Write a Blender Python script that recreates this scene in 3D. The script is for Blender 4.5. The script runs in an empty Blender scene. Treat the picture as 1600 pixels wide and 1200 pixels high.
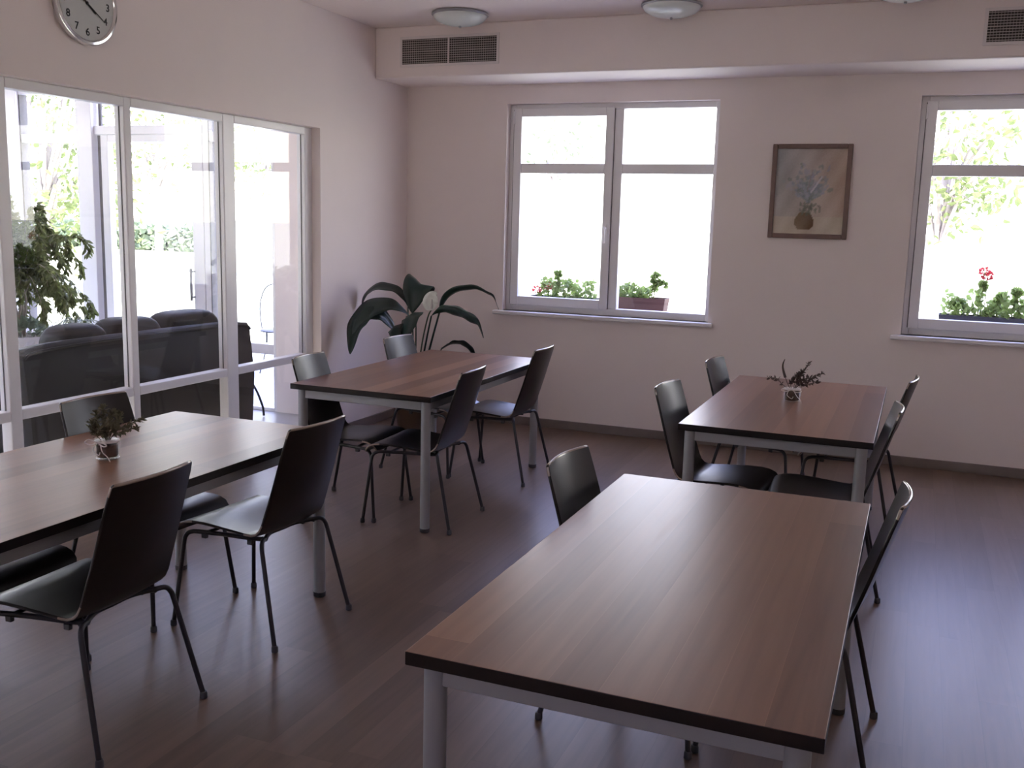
import bpy, bmesh, math, random
from mathutils import Vector, Matrix
random.seed(7)
C = bpy.context.scene.collection
PI = math.pi

# ---------------------------------------------------------------- helpers
def finish(bm, name, mats, parent=None, smooth=False, loc=None, bevel=0, angle=40):
    me = bpy.data.meshes.new(name)
    bmesh.ops.recalc_face_normals(bm, faces=bm.faces[:])
    bm.to_mesh(me); bm.free()
    if not isinstance(mats, (list, tuple)): mats = [mats]
    for m in mats: me.materials.append(m)
    o = bpy.data.objects.new(name, me)
    C.objects.link(o)
    if parent: o.parent = parent
    if loc: o.location = loc
    if smooth:
        for p in me.polygons: p.use_smooth = True
        me.set_sharp_from_angle(angle=math.radians(angle))
    if bevel:
        md = o.modifiers.new('edge', 'BEVEL'); md.width = bevel; md.segments = 2
        md.limit_method = 'ANGLE'; md.angle_limit = math.radians(40)
    return o

def box(bm, x0, x1, y0, y1, z0, z1, mi=0):
    vs = [bm.verts.new((x, y, z)) for x in (x0, x1) for y in (y0, y1) for z in (z0, z1)]
    for f in ((0,1,3,2), (4,6,7,5), (0,4,5,1), (2,3,7,6), (0,2,6,4), (1,5,7,3)):
        fc = bm.faces.new([vs[i] for i in f]); fc.material_index = mi
    return vs

def boxes(lst):
    bm = bmesh.new()
    for b in lst: box(bm, *b)
    return bm

def smooth_path(pts, n=6):
    P = [Vector(p) for p in pts]
    out = []
    for i in range(len(P)-1):
        p0 = P[max(i-1, 0)]; p1 = P[i]; p2 = P[i+1]; p3 = P[min(i+2, len(P)-1)]
        for k in range(n):
            t = k/n
            out.append(0.5*((2*p1)+(p2-p0)*t+(2*p0-5*p1+4*p2-p3)*t*t+(3*p1-p0-3*p2+p3)*t**3))
    out.append(P[-1])
    return out

def tube(bm, pts, r, seg=8, mi=0, r1=None):
    P = [Vector(p) for p in pts]
    rings = []; n = len(P)
    up = None
    for i, p in enumerate(P):
        t = (P[min(i+1, n-1)]-P[max(i-1, 0)]).normalized()
        if up is None:
            up = Vector((0, 0, 1)) if abs(t.z) < .9 else Vector((1, 0, 0))
        a = t.cross(up).normalized(); b = a.cross(t).normalized(); up = b
        rr = r if r1 is None else r+(r1-r)*i/(n-1)
        rings.append([bm.verts.new(p+a*rr*math.cos(2*PI*k/seg)+b*rr*math.sin(2*PI*k/seg)) for k in range(seg)])
    for i in range(n-1):
        for k in range(seg):
            f = bm.faces.new((rings[i][k], rings[i][(k+1) % seg], rings[i+1][(k+1) % seg], rings[i+1][k])); f.material_index = mi
    for rg in (rings[0], rings[-1]):
        f = bm.faces.new(rg); f.material_index = mi

def lathe(bm, prof, seg=24, c=(0, 0, 0), axis='z', mi=0):
    rings = []
    for r, h in prof:
        ring = []
        for k in range(seg):
            a = 2*PI*k/seg
            if axis == 'z': v = (c[0]+r*math.cos(a), c[1]+r*math.sin(a), c[2]+h)
            else: v = (c[0]+h, c[1]+r*math.cos(a), c[2]+r*math.sin(a))
            ring.append(bm.verts.new(v))
        rings.append(ring)
    for i in range(len(rings)-1):
        for k in range(seg):
            f = bm.faces.new((rings[i][k], rings[i][(k+1) % seg], rings[i+1][(k+1) % seg], rings[i+1][k])); f.material_index = mi
    for rg in (rings[0], rings[-1]):
        f = bm.faces.new(rg); f.material_index = mi

def empty(name, loc=(0, 0, 0), rz=0):
    o = bpy.data.objects.new(name, None); C.objects.link(o)
    o.location = loc; o.rotation_euler = (0, 0, rz); o.empty_display_size = .1
    return o

def tag(o, label, cat, group=None, kind=None):
    o['label'] = label; o['category'] = cat
    if group: o['group'] = group
    if kind: o['kind'] = kind
    return o

def struct(o, label=None):
    o['kind'] = 'structure'
    if label: o['label'] = label
    return o

def copy_tree(o, parent=None):
    c = o.copy(); C.objects.link(c)
    if parent: c.parent = parent
    for ch in list(o.children): copy_tree(ch, c)
    return c

# ---------------------------------------------------------------- materials
def newmat(name):
    m = bpy.data.materials.new(name); m.use_nodes = True
    nt = m.node_tree
    return m, nt, nt.nodes['Principled BSDF']

def plain(name, col, rough=.5, metal=0, spec=.5, noise=0, nscale=8, bump=0):
    m, nt, b = newmat(name)
    b.inputs['Base Color'].default_value = (*col, 1)
    b.inputs['Roughness'].default_value = rough
    b.inputs['Metallic'].default_value = metal
    b.inputs['Specular IOR Level'].default_value = spec
    if noise or bump:
        tc = nt.nodes.new('ShaderNodeTexCoord'); n = nt.nodes.new('ShaderNodeTexNoise')
        n.inputs['Scale'].default_value = nscale; n.inputs['Detail'].default_value = 4
        nt.links.new(tc.outputs['Object'], n.inputs['Vector'])
        if noise:
            mx = nt.nodes.new('ShaderNodeMix'); mx.data_type = 'RGBA'
            mx.inputs[6].default_value = (*[c*(1-noise) for c in col], 1)
            mx.inputs[7].default_value = (*[min(1, c*(1+noise)) for c in col], 1)
            nt.links.new(n.outputs['Fac'], mx.inputs[0]); nt.links.new(mx.outputs[2], b.inputs['Base Color'])
        if bump:
            bp = nt.nodes.new('ShaderNodeBump'); bp.inputs['Strength'].default_value = bump; bp.inputs['Distance'].default_value = .01
            nt.links.new(n.outputs['Fac'], bp.inputs['Height']); nt.links.new(bp.outputs[0], b.inputs['Normal'])
    return m

def mathn(nt, op, a, b=None):
    n = nt.nodes.new('ShaderNodeMath'); n.operation = op
    for i, v in enumerate((a, b)):
        if v is None: continue
        if isinstance(v, (int, float)): n.inputs[i].default_value = v
        else: nt.links.new(v, n.inputs[i])
    return n.outputs[0]

def planks(name, dark, light, pw, plen, rough, spec, seam, grain=(30, 2.2), rand_obj=False, seamdark=.55, rvar=.08, pvar=.55, bump=.06):
    """boards running along y, pw wide, plen long"""
    m, nt, b = newmat(name)
    tc = nt.nodes.new('ShaderNodeTexCoord'); sp = nt.nodes.new('ShaderNodeSeparateXYZ')
    nt.links.new(tc.outputs['Object'], sp.inputs[0])
    xs = mathn(nt, 'DIVIDE', sp.outputs['X'], pw)
    ix = mathn(nt, 'FLOOR', xs); fx = mathn(nt, 'FRACT', xs)
    w1 = nt.nodes.new('ShaderNodeTexWhiteNoise'); w1.noise_dimensions = '1D'
    nt.links.new(ix, w1.inputs['W'])
    ys = mathn(nt, 'ADD', mathn(nt, 'DIVIDE', sp.outputs['Y'], plen), mathn(nt, 'MULTIPLY', w1.outputs['Value'], 3.7))
    iy = mathn(nt, 'FLOOR', ys); fy = mathn(nt, 'FRACT', ys)
    cb = nt.nodes.new('ShaderNodeCombineXYZ')
    nt.links.new(ix, cb.inputs[0]); nt.links.new(iy, cb.inputs[1])
    if rand_obj:
        oi = nt.nodes.new('ShaderNodeObjectInfo'); nt.links.new(mathn(nt, 'MULTIPLY', oi.outputs['Random'], 50), cb.inputs[2])
    w2 = nt.nodes.new('ShaderNodeTexWhiteNoise'); w2.noise_dimensions = '3D'; nt.links.new(cb.outputs[0], w2.inputs['Vector'])
    # grain
    c2 = nt.nodes.new('ShaderNodeCombineXYZ')
    nt.links.new(mathn(nt, 'ADD', mathn(nt, 'MULTIPLY', sp.outputs['X'], grain[0]), mathn(nt, 'MULTIPLY', w2.outputs['Value'], 40)), c2.inputs[0])
    nt.links.new(mathn(nt, 'MULTIPLY', sp.outputs['Y'], grain[1]), c2.inputs[1])
    n = nt.nodes.new('ShaderNodeTexNoise'); n.inputs['Scale'].default_value = 1; n.inputs['Detail'].default_value = 6; n.inputs['Distortion'].default_value = .6
    nt.links.new(c2.outputs[0], n.inputs['Vector'])
    fac = mathn(nt, 'ADD', mathn(nt, 'ADD', mathn(nt, 'MULTIPLY', w2.outputs['Value'], pvar), (.55-pvar)/2), mathn(nt, 'MULTIPLY', n.outputs['Fac'], .6))
    fac = mathn(nt, 'SUBTRACT', fac, .08)
    mx = nt.nodes.new('ShaderNodeMix'); mx.data_type = 'RGBA'
    mx.inputs[6].default_value = (*dark, 1); mx.inputs[7].default_value = (*light, 1)
    nt.links.new(fac, mx.inputs[0])
    e = mathn(nt, 'MINIMUM', mathn(nt, 'MULTIPLY', mathn(nt, 'MINIMUM', fx, mathn(nt, 'SUBTRACT', 1, fx)), pw),
              mathn(nt, 'MULTIPLY', mathn(nt, 'MINIMUM', fy, mathn(nt, 'SUBTRACT', 1, fy)), plen))
    s = mathn(nt, 'LESS_THAN', e, seam)
    mx2 = nt.nodes.new('ShaderNodeMix'); mx2.data_type = 'RGBA'; mx2.blend_type = 'MULTIPLY'
    mx2.inputs[7].default_value = (seamdark, seamdark, seamdark, 1)
    nt.links.new(s, mx2.inputs[0]); nt.links.new(mx.outputs[2], mx2.inputs[6])
    nt.links.new(mx2.outputs[2], b.inputs['Base Color'])
    r = mathn(nt, 'ADD', mathn(nt, 'MULTIPLY', n.outputs['Fac'], rvar), rough-rvar/2)
    nt.links.new(r, b.inputs['Roughness'])
    b.inputs['Specular IOR Level'].default_value = spec
    bp = nt.nodes.new('ShaderNodeBump'); bp.inputs['Strength'].default_value = bump; bp.inputs['Distance'].default_value = .004
    nt.links.new(n.outputs['Fac'], bp.inputs['Height']); nt.links.new(bp.outputs[0], b.inputs['Normal'])
    return m

def glassmat(name):
    m, nt, b = newmat(name)
    nt.nodes.remove(b)
    out = nt.nodes['Material Output']
    lw = nt.nodes.new('ShaderNodeLayerWeight'); lw.inputs['Blend'].default_value = .5
    f = mathn(nt, 'ADD', mathn(nt, 'MULTIPLY', mathn(nt, 'POWER', lw.outputs['Facing'], 5), .8), .035)
    t = nt.nodes.new('ShaderNodeBsdfTransparent'); t.inputs[0].default_value = (.985, .99, .985, 1)
    g = nt.nodes.new('ShaderNodeBsdfGlossy'); g.inputs['Roughness'].default_value = 0.0
    mx = nt.nodes.new('ShaderNodeMixShader')
    nt.links.new(f, mx.inputs[0]); nt.links.new(t.outputs[0], mx.inputs[1]); nt.links.new(g.outputs[0], mx.inputs[2])
    nt.links.new(mx.outputs[0], out.inputs['Surface'])
    return m

def leafmat(name, col, trans=.4, rough=.45, var=.35):
    m, nt, b = newmat(name)
    out = nt.nodes['Material Output']
    tc = nt.nodes.new('ShaderNodeTexCoord'); n = nt.nodes.new('ShaderNodeTexNoise'); n.inputs['Scale'].default_value = 6
    nt.links.new(tc.outputs['Object'], n.inputs['Vector'])
    mx = nt.nodes.new('ShaderNodeMix'); mx.data_type = 'RGBA'
    mx.inputs[6].default_value = (*[c*(1-var) for c in col], 1); mx.inputs[7].default_value = (*[c*(1+var) for c in col], 1)
    nt.links.new(n.outputs['Fac'], mx.inputs[0]); nt.links.new(mx.outputs[2], b.inputs['Base Color'])
    b.inputs['Roughness'].default_value = rough
    if trans:
        t = nt.nodes.new('ShaderNodeBsdfTranslucent'); nt.links.new(mx.outputs[2], t.inputs[0])
        ms = nt.nodes.new('ShaderNodeMixShader'); ms.inputs[0].default_value = trans
        nt.links.new(b.outputs[0], ms.inputs[1]); nt.links.new(t.outputs[0], ms.inputs[2])
        nt.links.new(ms.outputs[0], out.inputs['Surface'])
    return m

M = {}
M['wall'] = plain('wall_paint', (.845, .757, .737), .7, spec=.3, noise=.02, nscale=3, bump=.03)
M['ceil'] = plain('ceiling_paint', (.85, .75, .73), .75, spec=.25, noise=.02, nscale=3)
M['pvc'] = plain('white_plastic_frame', (.82, .80, .82), .3, spec=.5, noise=.015, nscale=5)
M['gasket'] = plain('grey_gasket', (.16, .15, .15), .6, noise=.1)
M['sill'] = plain('white_sill', (.84, .81, .83), .25, noise=.015, nscale=5)
M['glass'] = glassmat('window_glass')
M['floor'] = planks('grey_oak_flooring', (.088, .057, .042), (.25, .17, .128), .125, 1.25, .34, .42, .0008, grain=(32, 2.0), seamdark=.8, pvar=.3, rvar=.03, bump=.02)
M['top'] = planks('walnut_laminate', (.10, .042, .026), (.38, .21, .135), .108, 9.0, .33, .42, .0008, grain=(30, 1.3), rand_obj=True, seamdark=1.2, pvar=.48)
M['edge'] = plain('dark_table_edge', (.010, .006, .006), .45, spec=.3, noise=.2, nscale=20)
M['alu'] = plain('silver_grey_steel', (.33, .33, .34), .42, metal=.3, noise=.03, nscale=15)
M['cap'] = plain('dark_foot_plastic', (.05, .05, .055), .5, noise=.1)
M['rim'] = plain('lightened_plywood_edge', (.31, .24, .20), .17, spec=.9, noise=.15, nscale=30)  # plywood edge, base colour lightened further to imitate window glints on the rims
M['shell'] = plain('dark_wenge_shell', (.0145, .0098, .009), .3, spec=.42, noise=.25, nscale=9)
M['tube'] = plain('black_steel_tube', (.018, .015, .02), .35, spec=.5, noise=.15, nscale=20)
M['base'] = plain('brown_grey_baseboard', (.20, .165, .15), .45, noise=.15, nscale=12)
M['chrome'] = plain('polished_chrome', (.75, .75, .76), .15, metal=1, noise=.02)
M['clockface'] = plain('pale_grey_dial', (.55, .56, .55), .45, noise=.02)
M['ink'] = plain('black_ink', (.015, .015, .015), .5, noise=.1)
M['vent'] = plain('vent_metal', (.5, .45, .43), .5, noise=.05)
M['ventframe'] = plain('vent_frame_paint', (.74, .68, .67), .5, noise=.02)
M['dark'] = plain('dark_duct', (.05, .042, .04), .8, noise=.1)
M['lampglass'] = plain('frosted_lamp_glass', (.72, .76, .73), .22, spec=.6, noise=.02)
M['frame'] = plain('brown_picture_frame', (.17, .10, .085), .4, noise=.3, nscale=14)
M['sofa'] = plain('dark_brown_leather', (.022, .018, .0165), .55, spec=.22, noise=.2, nscale=10, bump=.15)
M['terracotta'] = plain('terracotta', (.085, .038, .028), .8, noise=.15)
M['darkbox'] = plain('dark_planter', (.022, .022, .028), .8, noise=.15)
M['brownpot'] = plain('brown_glazed_pot', (.11, .07, .045), .4, noise=.2)
M['soil'] = plain('soil', (.05, .035, .025), .9, noise=.4, nscale=30)
M['lily'] = leafmat('lily_leaf', (.011, .028, .022), .1, .3)
M['spathe'] = plain('white_spathe', (.8, .8, .74), .4, noise=.03)
M['stem'] = plain('green_stem', (.05, .08, .045), .5, noise=.2)
M['ficus'] = leafmat('fig_leaf', (.13, .15, .05), .6)
M['bark'] = plain('pale_bark', (.26, .22, .18), .8, noise=.35, nscale=20)
M['treebark'] = plain('tree_bark', (.30, .26, .24), .85, noise=.35, nscale=6)
M['treeleaf'] = leafmat('tree_leaf', (.17, .21, .08), .4, .6)
M['treeleaf2'] = leafmat('grey_tree_leaf', (.16, .19, .12), .4, .6)
M['hedge'] = leafmat('hedge_leaf', (.23, .28, .19), .3, .6)
M['geranium'] = leafmat('geranium_leaf', (.22, .30, .09), .5)
M['petal'] = leafmat('red_petal', (.5, .05, .06), .3)
M['lawn'] = plain('sunny_lawn', (.46, .46, .34), .9, spec=.1, noise=.2, nscale=1.5)
M['terrace'] = plain('pale_terrace', (.5, .52, .56), .7, noise=.08, nscale=2)
M['ctile'] = plain('pale_floor_tile', (.38, .37, .37), .35, noise=.06, nscale=4)
M['iron'] = plain('dark_iron', (.03, .032, .04), .45, metal=.3, noise=.1)
M['dry'] = leafmat('dried_sprig', (.085, .06, .05), .15, .7)
M['drygreen'] = leafmat('dried_green_sprig', (.15, .13, .08), .25, .7)
M['filling'] = plain('brown_jar_filling', (.06, .03, .022), .7, noise=.5, nscale=60)
M['jar'] = glassmat('jar_glass')
M['ribbon'] = plain('pale_ribbon', (.75, .68, .66), .35, noise=.05)
M['cream'] = plain('cream_planter', (.62, .58, .55), .5, noise=.06)
M['facade'] = plain('pale_facade', (.7, .68, .66), .85, noise=.05)
def striped():
    m, nt, b = newmat('striped_leaf')
    b.inputs['Base Color'].default_value = (.32, .36, .28, 1)
    tc = nt.nodes.new('ShaderNodeTexCoord'); w = nt.nodes.new('ShaderNodeTexWave'); w.inputs['Scale'].default_value = 9
    nt.links.new(tc.outputs['Object'], w.inputs['Vector'])
    mx = nt.nodes.new('ShaderNodeMix'); mx.data_type = 'RGBA'
    mx.inputs[6].default_value = (.08, .12, .06, 1); mx.inputs[7].default_value = (.6, .62, .5, 1)
    nt.links.new(w.outputs['Fac'], mx.inputs[0]); nt.links.new(mx.outputs[2], b.inputs['Base Color'])
    return m
M['striped'] = striped()

# ---------------------------------------------------------------- camera (solved from the photograph's vanishing lines)
F_PX = 1549.265
yaw, pitch, roll = map(math.radians, (-22.04257638, 9.35816622, 1.50581741))
fw = Vector((math.sin(yaw)*math.cos(pitch), math.cos(yaw)*math.cos(pitch), -math.sin(pitch)))
rt = Vector((math.cos(yaw), -math.sin(yaw), 0)); upv = rt.cross(fw)
r2 = rt*math.cos(roll)+upv*math.sin(roll); u2 = -rt*math.sin(roll)+upv*math.cos(roll)
cam = bpy.data.cameras.new('camera'); cam.sensor_width = 36; cam.lens = 36*F_PX/1600; cam.clip_end = 500
co = bpy.data.objects.new('camera', cam); C.objects.link(co)
mw = Matrix((r2, u2, -fw)).transposed().to_4x4(); mw.translation = Vector((4.0432222, -7.51574698, 1.66882257))
co.matrix_world = mw
bpy.context.scene.camera = co

# ---------------------------------------------------------------- room shell
CZ = 3.106; XR = 6.5; YN = -9.2; WT = .3
W1 = (.898, 2.59); W2 = (3.959, 5.651); WZ = (.942, 2.583)
struct(finish(boxes([(0, XR, YN, 0, -.12, 0)]), 'floor', M['floor']))
struct(finish(boxes([(-.2, XR+.2, YN-.2, WT, CZ, CZ+.15)]), 'ceiling', M['ceil']))
bm = boxes([(-.2, W1[0], 0, WT, -.12, CZ), (W1[1], W2[0], 0, WT, -.12, CZ), (W2[1], XR+.2, 0, WT, -.12, CZ),
            (W1[0], W1[1], 0, WT, -.12, WZ[0]), (W1[0], W1[1], 0, WT, WZ[1], CZ),
            (W2[0], W2[1], 0, WT, -.12, WZ[0]), (W2[0], W2[1], 0, WT, WZ[1], CZ)])
struct(finish(bm, 'wall_back', M['wall']))
PT = 2.284; PY0 = -7.6; PY1 = -1.305
bm = boxes([(-.2, 0, PY1, 0, -.12, CZ), (-.2, 0, PY0, PY1, PT, CZ), (-.2, 0, YN, PY0, -.12, CZ)])
struct(finish(bm, 'wall_left', M['wall']))
struct(finish(boxes([(XR, XR+.2, YN, 0, -.12, CZ)]), 'wall_right', M['wall']))
FW = (2.3, 3.58, 1.95, 2.80)
struct(finish(boxes([(-.2, FW[0], YN-.2, YN, -.12, CZ), (FW[1], XR+.2, YN-.2, YN, -.12, CZ), (FW[0], FW[1], YN-.2, YN, -.12, FW[2]), (FW[0], FW[1], YN-.2, YN, FW[3], CZ)]), 'wall_front', M['wall']))
fwn = empty('window_6'); struct(fwn, 'added window behind the viewer, unseen, for fill daylight')  # unseen opening, added so daylight from behind lifts the back wall
finish(boxes([(FW[0]+k*.64-.03, FW[0]+k*.64+.03, YN-.13, YN-.07, FW[2], FW[3]) for k in range(3)]+[(FW[0], FW[1], YN-.13, YN-.07, z, z+.06) for z in (FW[2], FW[3]-.06)]), 'frame', M['pvc'], fwn, bevel=.004)
for k in range(2): finish(boxes([(FW[0]+k*.64+.02, FW[0]+k*.64+.62, YN-.103, YN-.097, FW[2]+.05, FW[3]-.05)]), 'pane', M['glass'], fwn)
struct(finish(boxes([(0, XR, -.535, 0, 2.729, CZ)]), 'trim_1', M['wall'], bevel=.012), 'boxed-in bulkhead running along the top of the window wall')
struct(finish(boxes([(0, XR, -.016, 0, 0, .07)]), 'baseboard_back', M['base'], bevel=.004))
struct(finish(boxes([(0, .016, PY1+.02, 0, 0, .07)]), 'baseboard_left', M['base'], bevel=.004))

# ---------------------------------------------------------------- back wall windows
def back_window(idx, ox, label, labels):
    w = empty('window_%d' % idx, (ox, 0, 0)); struct(w, label)
    W = 1.692; y0, y1 = .07, .145; z0, z1 = WZ
    # fixed outer frame
    fr = boxes([(0, .05, y0, y1, z0, z1), (W-.04, W, y0, y1, z0, z1), (.05, W-.04, y0, y1, z0, z0+.055), (.05, W-.04, y0, y1, z1-.045, z1),
                (.868, .945, y0, y1, z0+.055, z1-.045), (.945, W-.04, y0+.01, y1-.01, 2.05, 2.125)])
    finish(fr, 'frame', M['pvc'], w, bevel=.005)
    # opening sash on the left
    s = boxes([(.04, .107, y0-.018, y1-.03, z0+.045, z1-.03), (.807, .872, y0-.018, y1-.03, z0+.045, z1-.03),
               (.107, .807, y0-.018, y1-.03, z0+.045, 1.06), (.107, .807, y0-.018, y1-.03, 2.487, z1-.03), (.107, .807, y0-.008, y1-.035, 2.047, 2.125)])
    so = finish(s, 'sash', M['pvc'], w, bevel=.005)
    g = boxes([(.872, .878, y0-.006, y0+.002, z0+.05, z1-.04), (.034, .040, y0-.006, y0+.002, z0+.05, z1-.04)])
    finish(g, 'gasket', M['gasket'], w)
    finish(boxes([(.100, .815, .098, .104, 1.053, 2.053)]), 'pane', M['glass'], so)
    finish(boxes([(.100, .815, .098, .104, 2.118, 2.494)]), 'pane', M['glass'], so)
    finish(boxes([(.938, W-.033, .104, .110, z0+.05, 2.056)]), 'pane', M['glass'], w)
    finish(boxes([(.938, W-.033, .104, .110, 2.118, z1-.04)]), 'pane', M['glass'], w)
    h = bmesh.new(); box(h, .832, .848, y0-.03, y0-.017, 1.58, 1.66); tube(h, smooth_path([(.84, y0-.028, 1.63), (.84, y0-.06, 1.63), (.84, y0-.064, 1.60), (.84, y0-.062, 1.51)]), .008)
    finish(h, 'window_handle', M['pvc'], so, smooth=True)
    hb = boxes([(.036, .05, y0-.03, y0-.012, 2.43, 2.53)])
    finish(hb, 'hinge_cover', M['pvc'], so, bevel=.003)
    sl = boxes([(-.07, W+.04, -.058, .075, z0-.032, z0)])
    finish(sl, 'window_sill', M['sill'], w, bevel=.009)
    osl = boxes([(-.02, W+.02, .145, .52, .90, .925)])
    finish(osl, 'outer_sill', M['facade'], w, bevel=.004)
    return w
back_window(1, W1[0], 'double window left of the flower painting', None)
back_window(2, W2[0], 'double window right of the flower painting, cut by the photo edge', None)

# ---------------------------------------------------------------- glazed partition in the left wall
FX0, FX1 = -.14, -.07           # frame depth
part = empty('window_3', (0, 0, 0)); struct(part, 'white framed glass partition to the sunroom')
posts = [(-1.395, -1.305), (-2.297, -2.182), (-3.138, -3.085), (-3.975, -3.905), (-4.80, -4.745), (-5.68, -5.60), (-6.52, -6.465), (-7.6, -7.53)]
bm = boxes([(FX0, FX1, a, b, 0, PT) for a, b in posts])
finish(bm, 'mullion', M['pvc'], part, bevel=.006)
bm = boxes([(FX0, FX1, posts[i+1][1], posts[i][0], z0, z1) for i in range(len(posts)-1) for z0, z1 in ((2.233, PT), (.615, .668), (0, .09))])
finish(bm, 'frame_rail', M['pvc'], part, bevel=.005)
for i in range(len(posts)-1):
    a, b = posts[i+1][1]-.008, posts[i][0]+.008
    finish(boxes([(-.108, -.102, a, b, .66, 2.241)]), 'pane', M['glass'], part)
    finish(boxes([(-.108, -.102, a, b, .08, .623)]), 'pane', M['glass'], part)
g = bmesh.new()
for i in range(len(posts)-1):
    a, b = posts[i+1][1], posts[i][0]
    box(g, -.108, -.101, b-.0025, b+.001, .668, 2.233)
finish(g, 'gasket', M['gasket'], part)

# ---------------------------------------------------------------- sunroom beyond the partition
SY = -.55; SXL = -4.4; SZ = 2.75; SYN = -8.0
struct(finish(boxes([(SXL, -.2, SYN, SY+.1, -.12, 0)]), 'floor', M['ctile']), 'pale tiled sunroom floor')
struct(finish(boxes([(SXL-.1, -.2, SYN-.2, SY+.12, SZ, SZ+.3)]), 'ceiling', M['ceil']), 'sunroom ceiling')
struct(finish(boxes([(-.94, -.2, SY, SY+.25, -.12, SZ)]), 'wall_far', M['wall']), 'pale wall pier at the far end of the sunroom')
struct(finish(boxes([(SXL-.1, -.2, SYN-.2, SYN, -.12, SZ)]), 'wall_near', M['wall']), 'near end wall of the sunroom')
sw = empty('window_4'); struct(sw, 'white framed garden glazing of the sunroom')
Y0, Y1 = SY, SY+.08
bm = boxes([(-3.93, -3.735, Y0-.04, Y1, 0, SZ), (-3.02, -2.84, Y0-.04, Y1, 0, SZ), (-.97, -.94, Y0, Y1, 0, SZ), (-1.66, -1.60, Y0, Y1, 0, SZ), (SXL-.1, SXL, Y0, Y1, 0, SZ)])
finish(bm, 'mullion', M['pvc'], sw, bevel=.006)
bm = boxes([(-3.735, -3.02, Y0, Y1, 2.262, 2.339), (-3.735, -3.02, Y0, Y1, 0, .1), (-3.735, -3.02, Y0, Y1, SZ-.06, SZ), (-3.735, -3.02, Y0, Y1, .49, .578),
            (-2.84, -1.66, Y0-.01, Y1, 2.325, 2.40), (-2.84, -1.66, Y0, Y1, SZ-.06, SZ),
            (-1.60, -.97, Y0, Y1, .49, .578), (-1.60, -.97, Y0, Y1, 0, .03), (-1.60, -.97, Y0, Y1, SZ-.06, SZ), (-1.60, -.97, Y0, Y1, 2.262, 2.339),
            (SXL, -3.93, Y0, Y1, 2.262, 2.339), (SXL, -3.93, Y0, Y1, 0, .1), (SXL, -3.93, Y0, Y1, SZ-.06, SZ)])
finish(bm, 'frame_rail', M['pvc'], sw, bevel=.005)
bm = boxes([(-3.735, -3.72, Y0-.002, Y1+.001, .1, SZ-.06), (-2.82, -2.79, Y0+.03, Y1-.03, 2.40, SZ-.06), (-1.60, -1.59, Y0-.002, Y1+.001, .03, SZ-.06)])
finish(bm, 'gasket', M['gasket'], sw)
for x0, x1, z0, z1 in [(-3.73, -3.02, .57, 2.27), (-3.73, -3.02, .09, .5), (-3.73, -3.02, 2.33, SZ-.05), (-2.84, -1.66, 2.39, SZ-.05), (-1.60, -.96, .57, 2.27), (-1.60, -.96, .02, .5), (-1.60, -.96, 2.33, SZ-.05), (SXL, -3.92, .09, 2.27), (SXL, -3.92, 2.33, SZ-.05)]:
    finish(boxes([(x0, x1, Y0+.04, Y0+.046, z0, z1)]), 'pane', M['glass'], sw)
# garden door
d = empty('door_1'); struct(d, 'white glazed garden door of the sunroom behind the sofa')
bm = boxes([(-2.78, -2.70, Y0, Y1-.01, .02, 2.32), (-1.785, -1.668, Y0, Y1-.01, .02, 2.32), (-2.70, -1.785, Y0, Y1-.01, .02, .16), (-2.70, -1.785, Y0, Y1-.01, 2.262, 2.32)])
finish(bm, 'door_frame', M['pvc'], d, bevel=.005)
finish(boxes([(-2.82, -2.79, Y0+.01, Y1-.02, .02, 2.32)]), 'gasket', M['gasket'], d)
finish(boxes([(-2.71, -1.78, Y0+.04, Y0+.046, .15, 2.27)]), 'pane', M['glass'], d)
h = bmesh.new(); tube(h, [(-1.775, Y0-.05, .91), (-1.775, Y0-.05, 1.19)], .012); tube(h, [(-1.775, Y0-.05, .94), (-1.775, Y0+.005, .94)], .008); tube(h, [(-1.775, Y0-.05, 1.16), (-1.775, Y0+.005, 1.16)], .008)
finish(h, 'door_handle', M['alu'], d, smooth=True)
# glazed garden side on the left
sg = empty('window_5'); struct(sg, 'side glazing of the sunroom')
ys = [SY-.02, -2.0, -3.5, -5.0, -6.5, SYN]
bm = boxes([(SXL-.08, SXL, y-.06, y+.02, 0, SZ) for y in ys])
finish(bm, 'mullion', M['pvc'], sg, bevel=.005)
bm = boxes([(SXL-.08, SXL, ys[i+1]+.02, ys[i]-.06, z0, z1) for i in range(5) for z0, z1 in ((0, .1), (2.262, 2.339), (SZ-.06, SZ))])
finish(bm, 'frame_rail', M['pvc'], sg, bevel=.005)
for i in range(5):
    finish(boxes([(SXL-.045, SXL-.039, ys[i+1]+.02, ys[i]-.06, .09, 2.27)]), 'pane', M['glass'], sg)
    finish(boxes([(SXL-.045, SXL-.039, ys[i+1]+.02, ys[i]-.06, 2.33, SZ-.05)]), 'pane', M['glass'], sg)

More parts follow.
